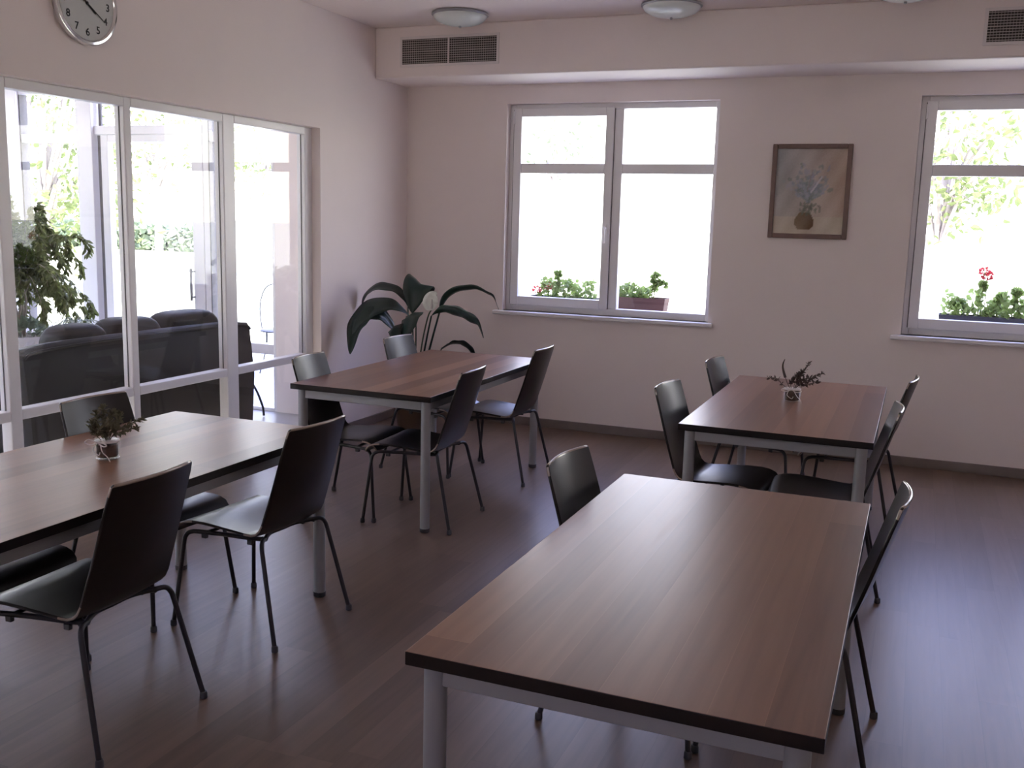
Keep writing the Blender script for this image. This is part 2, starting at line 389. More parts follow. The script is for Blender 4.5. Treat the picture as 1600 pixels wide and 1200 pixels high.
# ---------------------------------------------------------------- tables
TW, TL = .867, 1.711
def table_proto(TL):
    t = empty('dining_table')
    hx, hy = TW/2, TL/2
    bm = bmesh.new(); box(bm, -hx, hx, -hy, hy, .719, .75)
    bmesh.ops.recalc_face_normals(bm, faces=bm.faces[:])
    for f in bm.faces: f.material_index = 0 if f.normal.z > .5 else 1
    finish(bm, 'tabletop', [M['top'], M['edge']], t, bevel=.0018)
    i = .05
    for sx in (-1, 1):
        for sy in (-1, 1):
            x, y = sx*(hx-i), sy*(hy-i)
            bm = bmesh.new(); lathe(bm, [(.026, .02), (.026, .7185)], 20, (x, y, 0))
            l = finish(bm, 'leg', M['alu'], t, smooth=True)
            bm = bmesh.new(); lathe(bm, [(.021, 0), (.027, .004), (.0275, .022), (.025, .024)], 20, (x, y, 0))
            finish(bm, 'foot_cap', M['cap'], l, smooth=True)
    a = i-.012
    for s in (-1, 1):
        finish(boxes([(-hx+i+.022, hx-i-.022, s*(hy-i)-.014, s*(hy-i)+.014, .668, .7185)]), 'apron', M['alu'], t, bevel=.003)
        finish(boxes([(s*(hx-i)-.014, s*(hx-i)+.014, -hy+i+.022, hy-i-.022, .668, .7185)]), 'apron', M['alu'], t, bevel=.003)
    return t
tp = table_proto(TL)
tabs = [((3.524, -4.88), 'walnut-topped table with bare top in the right foreground, nearest the viewer'),
        ((3.490, -2.135), 'walnut-topped table with a dried posy, standing under the flower painting'),
        ((1.3125, -2.113), 'walnut-topped bare table beside the large peace lily in the corner'),
        ((1.316, -3.89-1.35), 'long walnut-topped table with a dried posy beside the glass partition')]
for i, ((x, y), lab) in enumerate(tabs):
    t = tp if i == 0 else (table_proto(2.7) if i == 3 else copy_tree(tp))
    t.location = (x, y, 0); tag(t, lab, 'table', 'dining tables')

# ---------------------------------------------------------------- chairs
def chair_proto():
    t = empty('dining_chair')
    prof = [(-.297, .869), (-.294, .862), (-.285, .832), (-.27, .785), (-.25, .72), (-.226, .64), (-.205, .575), (-.186, .517), (-.172, .475), (-.158, .448), (-.140, .431), (-.115, .423),
            (-.08, .424), (-.02, .430), (.06, .437), (.12, .441), (.17, .441), (.205, .436), (.232, .425), (.248, .408), (.254, .392)]
    n = len(prof); NL = 12
    bm = bmesh.new(); grid = []
    for i, (x, z) in enumerate(prof):
        s = i/(n-1)
        back = min(1, max(0, (z-.45)/.12)) if x < -.12 else 0
        if z > .45: w = .183+.014*(.869-z)/.42
        else: w = .197+.022*min(1, (x+.16)/.36)
        if i == 0: w -= .012
        if i == 1: w -= .003
        if i == n-1: w -= .012
        if i == n-2: w -= .004
        row = []
        for k in range(NL+1):
            v = -1+2*k/NL
            bow = (1-v*v)
            dx = -.024*bow*back
            dz = -.010*bow*(1-back) if i < n-6 else -.010*bow*(n-1-i)/6*.6
            row.append(bm.verts.new((x+dx, w*v, z+dz)))
        grid.append(row)
    for i in range(n-1):
        for k in range(NL):
            bm.faces.new((grid[i][k], grid[i][k+1], grid[i+1][k+1], grid[i+1][k]))
    bmesh.ops.recalc_face_normals(bm, faces=bm.faces[:])
    up = [f for f in bm.faces if abs(f.normal.z) > .9]
    s = sum(f.normal.z for f in up)
    if s < 0: bmesh.ops.reverse_faces(bm, faces=bm.faces[:])
    n0 = len(bm.faces)
    bmesh.ops.solidify(bm, geom=bm.faces[:], thickness=-.011)
    for f in bm.faces:
        if f.calc_area() < .00045 and min(e.calc_length() for e in f.edges) < .0125 and max(e.calc_length() for e in f.edges) > .013 or f.calc_area() < .00012: f.material_index = 1
    finish(bm, 'shell', [M['shell'], M['rim']], t, smooth=True, bevel=.0035, angle=50)
    r = .0092
    legs = []
    for s in (-1, 1):
        bm = bmesh.new()
        tube(bm, [(-.263, s*.243, .012), (-.178, s*.206, .366)]+smooth_path([(-.173, s*.203, .386), (-.166, s*.194, .403), (-.158, s*.178, .411), (-.150, s*.15, .412)], 4), r, 10)
        legs.append((finish(bm, 'leg', M['tube'], t, smooth=True), (-.263, s*.243)))
        bm = bmesh.new()
        tube(bm, [(.258, s*.243, .012), (.222, s*.208, .355)]+smooth_path([(.219, s*.206, .372), (.206, s*.202, .39), (.185, s*.197, .399), (.165, s*.194, .401)], 4), r, 10)
        legs.append((finish(bm, 'leg', M['tube'], t, smooth=True), (.258, s*.243)))
    for l, (x, y) in legs:
        bm = bmesh.new(); lathe(bm, [(.011, 0), (.0135, .003), (.013, .02), (.0105, .026)], 12, (x, y, 0))
        finish(bm, 'glide', M['cap'], l, smooth=True)
    bm = bmesh.new()
    tube(bm, smooth_path([(-.150, -.154, .412), (-.112, -.08, .410), (-.108, .0, .408), (-.112, .08, .410), (-.150, .154, .412)], 4), r, 10)
    for s in (-1, 1):
        tube(bm, [(.167, s*.194, .401), (.05, s*.176, .404), (-.09, s*.157, .404), (-.152, s*.150, .409)], r, 10)
    tube(bm, [(.12, -.187, .402), (.12, .187, .402)], r*.8, 8)
    fr = finish(bm, 'frame', M['tube'], t, smooth=True)
    for s in (-1, 1):
        for x, y in ((.13, .189), (-.08, .161)):
            bm = bmesh.new(); box(bm, x-.012, x+.012, s*y-.008, s*y+.008, .378, .398)
            finish(bm, 'stacking_bumper', M['cap'], fr, bevel=.003)
    return t
cp = chair_proto()
G = 'dark shell chairs at the dining tables'
chairs = [  # x, y, heading degrees, label
 (1.097, -2.665, 3.2, 'dark shell chair tucked behind the near left corner of the lily table'),
 (1.075, -1.59, -4, 'dark shell chair directly in front of the peace lily, tucked behind the corner table'),
 (1.56, -2.667, 182.5, 'dark shell chair on the open-floor side of the lily table, nearer the viewer'),
 (1.565, -1.57, 180, 'dark shell chair on the open-floor side of the lily table, closest to the window wall'),
 (1.03, -5.11, 0, 'dark shell chair at the left photo edge, only its seat showing under the table'),
 (1.075, -4.30, -3, 'dark shell chair with its back to the glass partition, behind the bushy posy'),
 (1.605, -5.165, 181, 'large near-black shell chair at the lower left, nearest chair to the viewer'),
 (1.62, -4.245, 176, 'dark shell chair with gleaming grey seat, at the far end of the left table'),
 (3.255, -4.335, -4, 'brown shell chair at the left side of the foreground table, only its backrest showing'),
 (3.765, -4.305, 180, 'dark shell chair seen edge-on at the right side of the foreground table'),
 (3.19, -2.61, -7, 'dark shell chair at the left near corner of the painting table, its whole back showing'),
 (3.222, -1.52, -6, 'dark shell chair at the left far side of the painting table, nearest the window wall'),
 (3.715, -2.69, 184, 'dark shell chair at the right near corner of the painting table, bright rim curling over'),
 (3.775, -1.65, 174, 'dark shell chair at the right far corner of the painting table, against the wall')]
for i, (x, y, a, lab) in enumerate(chairs):
    c = cp if i == 0 else copy_tree(cp)
    c.location = (x, y, 0); c.rotation_euler = (0, 0, math.radians(a)); tag(c, lab, 'chair', G)

# ---------------------------------------------------------------- posies on the tables
def leaf_quad(bm, p, d, n, L, W, mi=0, fold=.15):
    """pointed leaf: 6-vertex blade from p along d"""
    d = d.normalized(); s = d.cross(n)
    if s.length < 1e-4: s = d.cross(Vector((1, .3, .2)))
    s.normalize(); n = s.cross(d).normalized()
    a = bm.verts.new(p); b = bm.verts.new(p+d*L*.35+s*W*.5+n*W*fold); c = bm.verts.new(p+d*L*.7+s*W*.38+n*W*fold)
    e = bm.verts.new(p+d*L-n*L*.06); f = bm.verts.new(p+d*L*.7-s*W*.38+n*W*fold); g = bm.verts.new(p+d*L*.35-s*W*.5+n*W*fold)
    m1 = bm.verts.new(p+d*L*.5)
    for q in ((a, b, m1), (b, c, m1), (c, e, m1), (e, f, m1), (f, g, m1), (g, a, m1)):
        fc = bm.faces.new(q); fc.material_index = mi

def rvec(): return Vector((random.gauss(0, 1), random.gauss(0, 1), random.gauss(0, 1))).normalized()

def posy(name, loc, label, stems, mat, cat='posy'):
    t = empty(name, loc); tag(t, label, cat, 'dried posies on the tables')
    bm = bmesh.new(); lathe(bm, [(.036, 0), (.043, .004), (.045, .03), (.044, .058), (.041, .07), (.043, .078), (.040, .078), (.038, .07), (.040, .058), (.041, .03), (.039, .008), (.0, .006)], 28)
    finish(bm, 'jar', M['jar'], t, smooth=True)
    bm = bmesh.new(); lathe(bm, [(.034, .009), (.0385, .014), (.039, .05), (.036, .056), (.0, .058)], 20)
    finish(bm, 'filling', M['filling'], t, smooth=True)
    bm = bmesh.new()
    lathe(bm, [(.0425, .064), (.0455, .066), (.0455, .07), (.0425, .072)], 24)
    for s, a in ((1, .5), (1, -.3), (-1, .2)):
        tube(bm, smooth_path([(0.01*s, -.044, .068), (.03*s, -.058, .078+.01*a), (.052*s, -.056, .066), (.03*s, -.05, .058), (.006*s, -.046, .066)]), .0022, 5)
    tube(bm, smooth_path([(0.012, -.045, .066), (.03, -.056, .04), (.048, -.05, .02), (.055, -.045, .002)]), .0018, 5)
    tube(bm, smooth_path([(-.012, -.045, .066), (-.02, -.05, .04), (.004, -.049, .022), (.012, -.049, .034)]), .0018, 5)
    finish(bm, 'ribbon', M['ribbon'], t, smooth=True)
    for pts, kind in stems:
        bm = bmesh.new()
        P = smooth_path([(0, 0, .05)]+pts, 6)
        if kind == 'pod':
            n = len(P)
            tube(bm, P[:n//2+1], .0018, 5)
            tube(bm, P[n//2-1:], .0075, 7, r1=.0018)
        else:
            tube(bm, P, .0016, 5)
            for i in range(len(P)//3, len(P)):
                dd = (P[min(i+1, len(P)-1)]-P[i-1]).normalized()
                for k in range(kind):
                    v = (dd*.7+rvec()*.8).normalized()
                    L = random.uniform(.014, .026)
                    leaf_quad(bm, P[i], v, rvec(), L, L*.42)
        finish(bm, 'sprig', mat, t)
    return t
def rel(dx, dy, dz): return (dx, dy, dz)
posy('dried_posy', (3.468, -2.09, .7503), 'small jar of dark dried sprigs with curled pods, on the table under the painting',
     [([(-.03, 0, .10), (-.058, 0, .18), (-.05, -.005, .225)], 'pod'), ([(-.05, 0, .085), (-.09, 0, .118), (-.125, .01, .115)], 2),
      ([(.02, 0, .10), (.05, 0, .16), (.075, 0, .21)], 3), ([(.04, 0, .10), (.09, .0, .13), (.14, .01, .16)], 4), ([(.03, -.01, .09), (.08, 0, .10), (.125, 0, .115)], 3),
      ([(.012, -.01, .10), (.03, 0, .14), (.04, 0, .165)], 4), ([(-.01, 0, .09), (.0, .01, .12), (.02, .02, .15)], 4), ([(.02, .02, .09), (.05, .04, .12), (.09, .05, .13)], 4)], M['dry'])
posy('dried_posy', (1.289, -4.73, .7503), 'jar of bushy brown-green dried sprigs with loose pale ribbon, on the table beside the partition',
     [([(.03, .01, .10), (.08, .02, .13), (.135, .03, .16)], 4), ([(.03, .0, .09), (.07, .02, .11), (.115, .03, .125)], 4), ([(-.02, 0, .10), (-.045, 0, .14), (-.05, 0, .17)], 5),
      ([(.0, 0, .10), (-.01, 0, .15), (-.012, 0, .19)], 5), ([(.01, 0, .10), (.02, 0, .15), (.03, 0, .18)], 5), ([(.02, 0, .10), (.05, .0, .14), (.07, 0, .17)], 5),
      ([(-.03, 0, .085), (-.05, -.01, .10), (-.055, -.01, .12)], 5), ([(-.02, -.03, .09), (-.03, -.04, .12), (-.03, -.04, .14)], 5), ([(.02, -.03, .09), (.03, -.045, .11), (.04, -.05, .13)], 5),
      ([(.0, .03, .10), (.01, .05, .14), (.01, .05, .165)], 5)], M['drygreen'])

# ---------------------------------------------------------------- clock
def clock():
    t = empty('wall_clock', (0, -3.468, 2.70)); tag(t, 'round silver wall clock with black numerals above the glass partition', 'clock')
    R = .205
    bm = bmesh.new(); lathe(bm, [(R-.012, 0.001), (R, .006), (R+.003, .02), (R-.004, .034), (R-.016, .038), (R-.024, .032), (R-.026, .024)], 64, axis='x')
    bm.faces.ensure_lookup_table()
    finish(bm, 'bezel', M['chrome'], t, smooth=True)
    bm = bmesh.new(); lathe(bm, [(R-.02, .02), (R-.02, .0255), (0.0005, .0256)], 64, axis='x')
    finish(bm, 'dial', M['clockface'], t)
    bm = bmesh.new()
    for h in range(1, 13):
        cu = bpy.data.curves.new('num', 'FONT'); cu.body = str(h); cu.size = .052; cu.align_x = 'CENTER'; cu.align_y = 'CENTER'; cu.extrude = .0004; cu.offset = .0008
        ob = bpy.data.objects.new('num', cu); C.objects.link(ob)
        dg = bpy.context.evaluated_depsgraph_get()
        me = bpy.data.meshes.new_from_object(ob.evaluated_get(dg))
        a = 2*PI*h/12
        rr = .142
        # text x -> world +y, text y -> world z, normal -> +x
        mat = Matrix(((0, 0, 1, .0264), (1, 0, 0, rr*math.sin(a)), (0, 1, 0, rr*math.cos(a)), (0, 0, 0, 1)))
        me.transform(mat); bm.from_mesh(me)
        bpy.data.objects.remove(ob); bpy.data.curves.remove(cu); bpy.data.meshes.remove(me)
    finish(bm, 'numerals', M['ink'], t)
    def hand(name, ang, L, w, x):
        a = math.radians(ang); bm = bmesh.new()
        d = Vector((0, math.sin(a), math.cos(a))); s = Vector((0, math.cos(a), -math.sin(a)))
        lo = [-d*.03-s*w*.6, -d*.03+s*w*.6, d*L*.9+s*w*.5, d*L, d*L*.9-s*w*.5]
        v0 = [bm.verts.new(p+Vector((x, 0, 0))) for p in lo]; v1 = [bm.verts.new(p+Vector((x+.0012, 0, 0))) for p in lo]
        bm.faces.new(v0); bm.faces.new(v1[::-1])
        for i in range(5): bm.faces.new((v0[i], v0[(i+1) % 5], v1[(i+1) % 5], v1[i]))
        finish(bm, name, M['ink'], t)
    hand('hour_hand', 128, .075, .009, .0285); hand('minute_hand', 124, .135, .005, .0305)
    bm = bmesh.new(); lathe(bm, [(.008, .026), (.008, .033), (.006, .034)], 16, axis='x'); finish(bm, 'centre_cap', M['ink'], t, smooth=True)
clock()

# ---------------------------------------------------------------- air vents on the bulkhead
def vent(x0, label):
    t = empty('air_vent', (x0, -.535, 0)); tag(t, label, 'vent', 'air vents on the bulkhead')
    w = .785; z0, z1 = 2.826, 3.008; e = .02
    bm = boxes([(-e, 0, -.008, .0, z0-e, z1+e), (w, w+e, -.008, 0, z0-e, z1+e), (0, w, -.008, 0, z0-e, z0), (0, w, -.008, 0, z1, z1+e)])
    finish(bm, 'vent_frame', M['ventframe'], t, bevel=.002)
    finish(boxes([(w/2-.006, w/2+.006, -.009, 0, z0, z1)]), 'divider', M['ventframe'], t)
    finish(boxes([(0, w, -.0015, 0, z0, z1)]), 'backing', M['dark'], t)
    for a, b in ((0, w/2-.006), (w/2+.006, w)):
        bm = bmesh.new(); n = 11
        for k in range(n):
            z = z0+(k+.5)*(z1-z0)/n
            th = .0035 if k not in (5,) else .005
            box(bm, a, b, -.007, -.002, z-th/2, z+th/2)
        for k in range(1, 22):
            x = a+(b-a)*k/22
            box(bm, x-.0008, x+.0008, -.004, -.002, z0, z1)
        finish(bm, 'grille', M['vent'], t)
vent(.241, 'two-panel air vent above the left window, near the room corner')
vent(4.303, 'air vent cut by the right photo edge, above the right window')

# ---------------------------------------------------------------- ceiling lamps
def lamp_proto():
    t = empty('ceiling_lamp')
    bm = bmesh.new(); lathe(bm, [(.185, 0), (.2, -.004), (.202, -.016), (.193, -.022), (.18, -.022)], 40)
    finish(bm, 'rim', M['alu'], t, smooth=True)
    prof = [(.19*math.cos(a), -.02-.068*math.sin(a)) for a in [i*PI/2/10 for i in range(11)]]
    prof[-1] = (.003, prof[-1][1])
    bm = bmesh.new(); lathe(bm, prof, 40)
    finish(bm, 'glass_dome', M['lampglass'], t, smooth=True)
    bm = bmesh.new(); lathe(bm, [(.002, -.103), (.008, -.101), (.010, -.092), (.004, -.086)], 12)
    finish(bm, 'knob', M['alu'], t, smooth=True)
    return t
lp = lamp_proto()
for i, (x, y, lab) in enumerate([(.885, -.875, 'round ceiling lamp with glass dome above the left air vent'), (2.385, -.79, 'round ceiling lamp with glass dome above the left window, middle of the row'),
                                 (3.83, -.90, 'ceiling lamp at the top photo edge, only the tip of its dome showing')]):
    l = lp if i == 0 else copy_tree(lp)
    l.location = (x, y, CZ); tag(l, lab, 'lamp', 'round ceiling lamps')

# ---------------------------------------------------------------- painting
def painting():
    x0, x1, z0, z1 = 2.992, 3.542, 1.595, 2.262
    t = empty('framed_painting', (x0, 0, z0)); tag(t, 'brown framed painting of blue flowers in a vase, on the wall between the windows', 'painting')
    w, h = x1-x0, z1-z0; e = .034
    bm = boxes([(0, e, -.026, -.002, 0, h), (w-e, w, -.026, -.002, 0, h), (e, w-e, -.026, -.002, 0, e), (e, w-e, -.026, -.002, h-e, h)])
    finish(bm, 'frame', M['frame'], t, bevel=.005)
    m, nt, b = newmat('painted_canvas')
    at = nt.nodes.new('ShaderNodeVertexColor'); at.layer_name = 'paint'
    nt.links.new(at.outputs['Color'], b.inputs['Base Color']); b.inputs['Roughness'].default_value = .55
    # canvas is a fine grid whose vertex colours are the paint itself
    bm = bmesh.new(); NX, NZ = 66, 80
    cl = bm.verts.layers.float_color.new('paint')
    rnd = random.Random(3)
    dabs = []
    for k in range(330):
        a = rnd.uniform(-1.25, 1.25); r = abs(rnd.gauss(0, .55))
        u = .49+math.sin(a)*r*.26; v = .40+math.cos(a)*r*.30
        col = rnd.choice([(.30, .31, .40), (.36, .37, .46), (.27, .31, .36), (.24, .28, .27), (.42, .40, .47), (.33, .36, .37), (.20, .25, .21)])
        dabs.append((u, v, rnd.uniform(.012, .03), rnd.uniform(.02, .05), a+rnd.uniform(-.5, .5), col))
    for k in range(26):   # dark leaves round the vase mouth
        dabs.append((rnd.gauss(.5, .09), rnd.gauss(.30, .03), .018, .03, rnd.uniform(-1, 1), rnd.choice([(.12, .15, .11), (.16, .18, .14), (.14, .13, .12)])))
    for k in range(9):    # a few tall pale spikes
        f = k/8; dabs.append((.53+.12*f, .50+.16*f, .012, .035, .7, (.62, .58, .64)))
        dabs.append((.47+.05*f, .52+.22*f, .010, .03, .2, (.33, .27, .27)))
    rows = []
    for j in range(NZ+1):
        row = []
        for i in range(NX+1):
            u, v = i/NX, j/NZ
            vt = bm.verts.new((e-.004+(w-2*e+.008)*u, -.012, e-.004+(h-2*e+.008)*v))
            n = .04*math.sin(9*u+5*v)+.03*math.sin(23*u-17*v)+rnd.uniform(-.02, .02)
            if v > .2: c = [(.46+.07*u-.05*(1-u)*v)+n, (.42-.02*u)+n, (.38-.05*u+.06*(1-u)*v)+n]
            else: c = [.56+n-.10*max(0, u-.6), .48+n-.08*max(0, u-.6), .40+n-.12*max(0, u-.6)]
            # vase: an urn wider at the shoulder
            vv = (v-.055)/.20
            if 0 <= vv <= 1:
                hw = .075+.065*math.sin(PI*min(1, vv*1.02)**.85)
                if abs(u-.45) < hw:
                    q = (u-.45)/hw
                    c = [.20-.05*q+n*.5, .135-.045*q+n*.5, .085-.03*q+n*.5]
            for (du, dv, a1, a2, an, col) in dabs:
                x, y = u-du, (v-dv)*1.2
                if abs(x) > .06 or abs(y) > .07: continue
                p = x*math.cos(an)-y*math.sin(an); q = x*math.sin(an)+y*math.cos(an)
                if (p/a1)**2+(q/a2)**2 < 1:
                    k = .62; c = [c[z]*(1-k)+col[z]*k for z in range(3)]
            vt[cl] = (*[max(0, min(1, z)) for z in c], 1)
            row.append(vt)
        rows.append(row)
    for j in range(NZ):
        for i in range(NX): bm.faces.new((rows[j][i], rows[j][i+1], rows[j+1][i+1], rows[j+1][i]))
    box(bm, e-.004, w-e+.004, -.0115, -.002, e-.004, h-e+.004)
    finish(bm, 'canvas', m, t)
painting()

# ---------------------------------------------------------------- peace lily in the corner
def blade(bm, pts, width, roll=0, mi=0, n=8, p=.75, side=None):
    """broad leaf following a path: width profile is a pointed oval"""
    P = smooth_path(pts, n); N = len(P); rows = []
    for i, q in enumerate(P):
        t = i/(N-1)
        d = (P[min(i+1, N-1)]-P[max(i-1, 0)]).normalized()
        if i == 0:
            s0 = d.cross(Vector((0, 0, 1)) if abs(d.z) < .97 else Vector((.3, .9, 0)))
            m = (P[N//2]-P[0]).cross(Vector((0, 0, 1)))
            if m.length > .02: s0 = m
            if side: s0 = Vector(side)
        s0 = (s0-d*s0.dot(d)).normalized(); s = s0; nn = s.cross(d)
        s, nn = s*math.cos(roll)+nn*math.sin(roll), nn*math.cos(roll)-s*math.sin(roll)
        w = width*.5*max(.015, math.sin(PI*min(1, t**p)))**.8
        rows.append([bm.verts.new(q+s*w*k+nn*(abs(k)*w*.28+.012*math.sin(t*26)*abs(k)*(.3))) for k in (-1, -.5, 0, .5, 1)])
    for i in range(N-1):
        for k in range(4):
            f = bm.faces.new((rows[i][k], rows[i][k+1], rows[i+1][k+1], rows[i+1][k])); f.material_index = mi

def lily():
    bx, by = .50, -.80
    t = empty('peace_lily', (bx, by, 0)); tag(t, 'large potted peace lily with drooping dark leaves and one white flower in the room corner', 'plant')
    bm = bmesh.new(); lathe(bm, [(.10, 0), (.11, .01), (.14, .25), (.15, .27), (.15, .29), (.137, .29), (.132, .26), (.0, .255)], 32)
    finish(bm, 'pot', M['brownpot'], t, smooth=True)
    bm = bmesh.new(); lathe(bm, [(.130, .257), (.12, .27), (.06, .278), (.001, .28)], 24); finish(bm, 'soil', M['soil'], t, smooth=True)
    def leaf(pts, w, roll=0, nst=2, sr=.007, p=.75, side=None):
        """pts in room coordinates; the first nst points carry the bare stalk"""
        P = [(x-bx, y-by, z) for x, y, z in pts]
        bm = bmesh.new()
        st = [(P[0][0]*.3, P[0][1]*.3, .27)]+P[:nst]
        tube(bm, smooth_path(st, 6), sr, 7, r1=sr*.7)
        blade(bm, P[nst-1:], w, roll, p=p, side=side)
        o = finish(bm, 'leaf', M['lily'], t, smooth=True, angle=80)
        md = o.modifiers.new('thick', 'SOLIDIFY'); md.thickness = .0016
    leaf([(.50, -.84, .60), (.515, -.90, .94), (.46, -.95, .995), (.383, -.98, 1.013), (.28, -1.02, .985), (.195, -1.05, .90), (.155, -1.09, .80), (.135, -1.12, .645)], .20, .75, p=1.5)
    leaf([(.47, -.82, .60), (.455, -.81, 1.0), (.42, -.80, 1.06), (.329, -.78, 1.119), (.211, -.78, 1.133), (.110, -.78, 1.098), (.062, -.80, 1.02), (.052, -.82, .955)], .10, .6, p=1.25)
    leaf([(.49, -.78, .6), (.487, -.80, .95), (.490, -.795, 1.0), (.496, -.785, 1.07), (.502, -.77, 1.135), (.504, -.72, 1.17), (.502, -.66, 1.155), (.50, -.61, 1.11), (.495, -.59, 1.05)], .225, 0, p=1.25, side=(1, .38, .05))
    leaf([(.52, -.80, .6), (.535, -.83, .93), (.533, -.86, .965), (.528, -.93, .94), (.520, -.98, .86), (.522, -1.02, .76), (.525, -1.04, .70)], .19, 0, side=(1, .38, 0))
    leaf([(.50, -.82, .55), (.46, -.86, .76), (.43, -.89, .82), (.41, -.93, .86), (.43, -.98, .85), (.46, -1.03, .79), (.48, -1.06, .70)], .14, 0, side=(1, .38, 0))
    leaf([(.46, -.85, .55), (.40, -.93, .83), (.34, -.99, .93), (.27, -1.05, .95), (.20, -1.10, .90), (.16, -1.13, .80)], .12, .9)
    leaf([(.635, -.80, .673), (.725, -.80, .996), (.779, -.80, 1.10), (.882, -.80, 1.148), (.992, -.80, 1.165), (1.109, -.80, 1.134), (1.164, -.80, 1.10), (1.202, -.80, 1.02)], .085, .5, sr=.010)
    leaf([(.60, -.82, .65), (.68, -.86, .945), (.74, -.87, .985), (.802, -.88, .997), (.904, -.90, .985), (1.004, -.92, .955), (1.096, -.94, .915), (1.15, -.95, .82)], .135, .8, p=1.5, sr=.009)
    leaf([(.56, -.72, .5), (.64, -.60, .66), (.70, -.53, .70), (.78, -.45, .68), (.84, -.38, .58)], .13, .3)
    bm = bmesh.new()
    tube(bm, smooth_path([(.03, -.01, .27), (.580-bx, -.83-by, .671), (.640-bx, -.84-by, .93), (.672-bx, -.82-by, 1.0)], 6), .0055, 6)
    st = finish(bm, 'flower_stem', M['stem'], t, smooth=True)
    c = (.690-bx, -.82-by)
    bm = bmesh.new(); blade(bm, [(c[0]-.02, c[1]-.02, .985), (c[0]-.028, c[1]-.028, 1.03), (c[0]-.015, c[1]-.03, 1.075), (c[0]+.01, c[1]-.03, 1.11), (c[0]+.03, c[1]-.03, 1.12)], .115, 0, n=6, side=(1, .38, 0))
    o = finish(bm, 'spathe', M['spathe'], st, smooth=True, angle=80); md = o.modifiers.new('thick', 'SOLIDIFY'); md.thickness = .0016
    o['label'] = 'white flower'
    bm = bmesh.new(); tube(bm, [(c[0]-.015, c[1]-.03, 1.0), (c[0]-.008, c[1]-.038, 1.07)], .009, 8, r1=.004); finish(bm, 'spadix', M['cream'], st, smooth=True)
lily()

# ---------------------------------------------------------------- sofa in the sunroom
def cushion(bm, x0, x1, y0, y1, z0, z1, nx=8, ny=12, puff=.06):
    """soft rounded block: superellipsoid"""
    cx, cy, cz = (x0+x1)/2, (y0+y1)/2, (z0+z1)/2; a, b, c = (x1-x0)/2, (y1-y0)/2, (z1-z0)/2
    sg = lambda v, e: math.copysign(abs(v)**e, v)
    U, V = 28, 14; rings = []
    for j in range(V+1):
        ph = -PI/2+PI*j/V; ring = []
        for i in range(U):
            th = 2*PI*i/U
            ring.append(bm.verts.new((cx+a*sg(math.cos(ph), .45)*sg(math.cos(th), .4), cy+b*sg(math.cos(ph), .45)*sg(math.sin(th), .4), cz+c*sg(math.sin(ph), .55))))
        rings.append(ring)
    for j in range(V):
        for i in range(U): bm.faces.new((rings[j][i], rings[j][(i+1) % U], rings[j+1][(i+1) % U], rings[j+1][i]))
    bmesh.ops.remove_doubles(bm, verts=[v for r in (rings[0], rings[-1]) for v in r], dist=1e-5)
def sofa():
    t = empty('sofa', (-.5, -2.5, 0)); tag(t, 'dark leather sofa seen from behind through the glass partition', 'sofa')
    # back panel leaning away, top edge rising slightly to the rounded middle
    bm = bmesh.new(); n = 16; rows = []
    for k in range(n+1):
        y = -1.0+2.02*k/n
        q = abs(k/n*2-1); zt = .915-.03*q**6-.012*(k/n)
        sh = .02*q**8
        rows.append([bm.verts.new(p) for p in ((0.02, y*(1-.02), .10), (.03, y, .5), (.0+sh*-.5, y*(1+.0), zt-.03), (-.03, y, zt), (-.12, y, zt-.01), (-.16, y, zt-.1), (-.14, y, .10))])
    for k in range(n):
        for i in range(6): bm.faces.new((rows[k][i], rows[k][i+1], rows[k+1][i+1], rows[k+1][i]))
        bm.faces.new((rows[k][6], rows[k][0], rows[k+1][0], rows[k+1][6]))
    bm.faces.new(rows[0]); bm.faces.new(rows[-1][::-1])
    bk = finish(bm, 'backrest', M['sofa'], t, smooth=True, angle=60)
    bm = bmesh.new(); tube(bm, smooth_path([(.0, -1.0, .84), (.004, -.9, .872), (.005, -.4, .885), (.005, .3, .88), (.004, .9, .865), (.0, 1.015, .83)], 5), .009, 6)
    finish(bm, 'piping', M['sofa'], bk, smooth=True)
    for y0, y1, h in ((-.62, -.24, .975), (-.22, .24, .985), (.26, .84, .99)):
        bm = bmesh.new(); cushion(bm, -.36, -.08, y0, y1, .44, h); finish(bm, 'back_cushion', M['sofa'], t, smooth=True, angle=80)
    for y0, y1 in ((-.84, -.27), (-.26, .31), (.32, .86)):
        bm = bmesh.new(); cushion(bm, -.88, -.2, y0, y1, .30, .47); finish(bm, 'seat_cushion', M['sofa'], t, smooth=True, angle=80)
    finish(boxes([(-.86, -.14, -.86, .88, .10, .31)]), 'seat_base', M['sofa'], t, bevel=.02)
    for y0, y1 in ((-1.0, -.85), (.87, 1.02)):
        bm = bmesh.new(); cushion(bm, -.9, -.10, y0, y1, .10, .64); finish(bm, 'arm', M['sofa'], t, smooth=True, angle=80)
    for x in (-.06, -.8):
        for y in (-.9, .9):
            bm = bmesh.new(); lathe(bm, [(.02, 0), (.03, .105)], 12, (x, y, 0)); finish(bm, 'leg', M['iron'], t, smooth=True)
sofa()

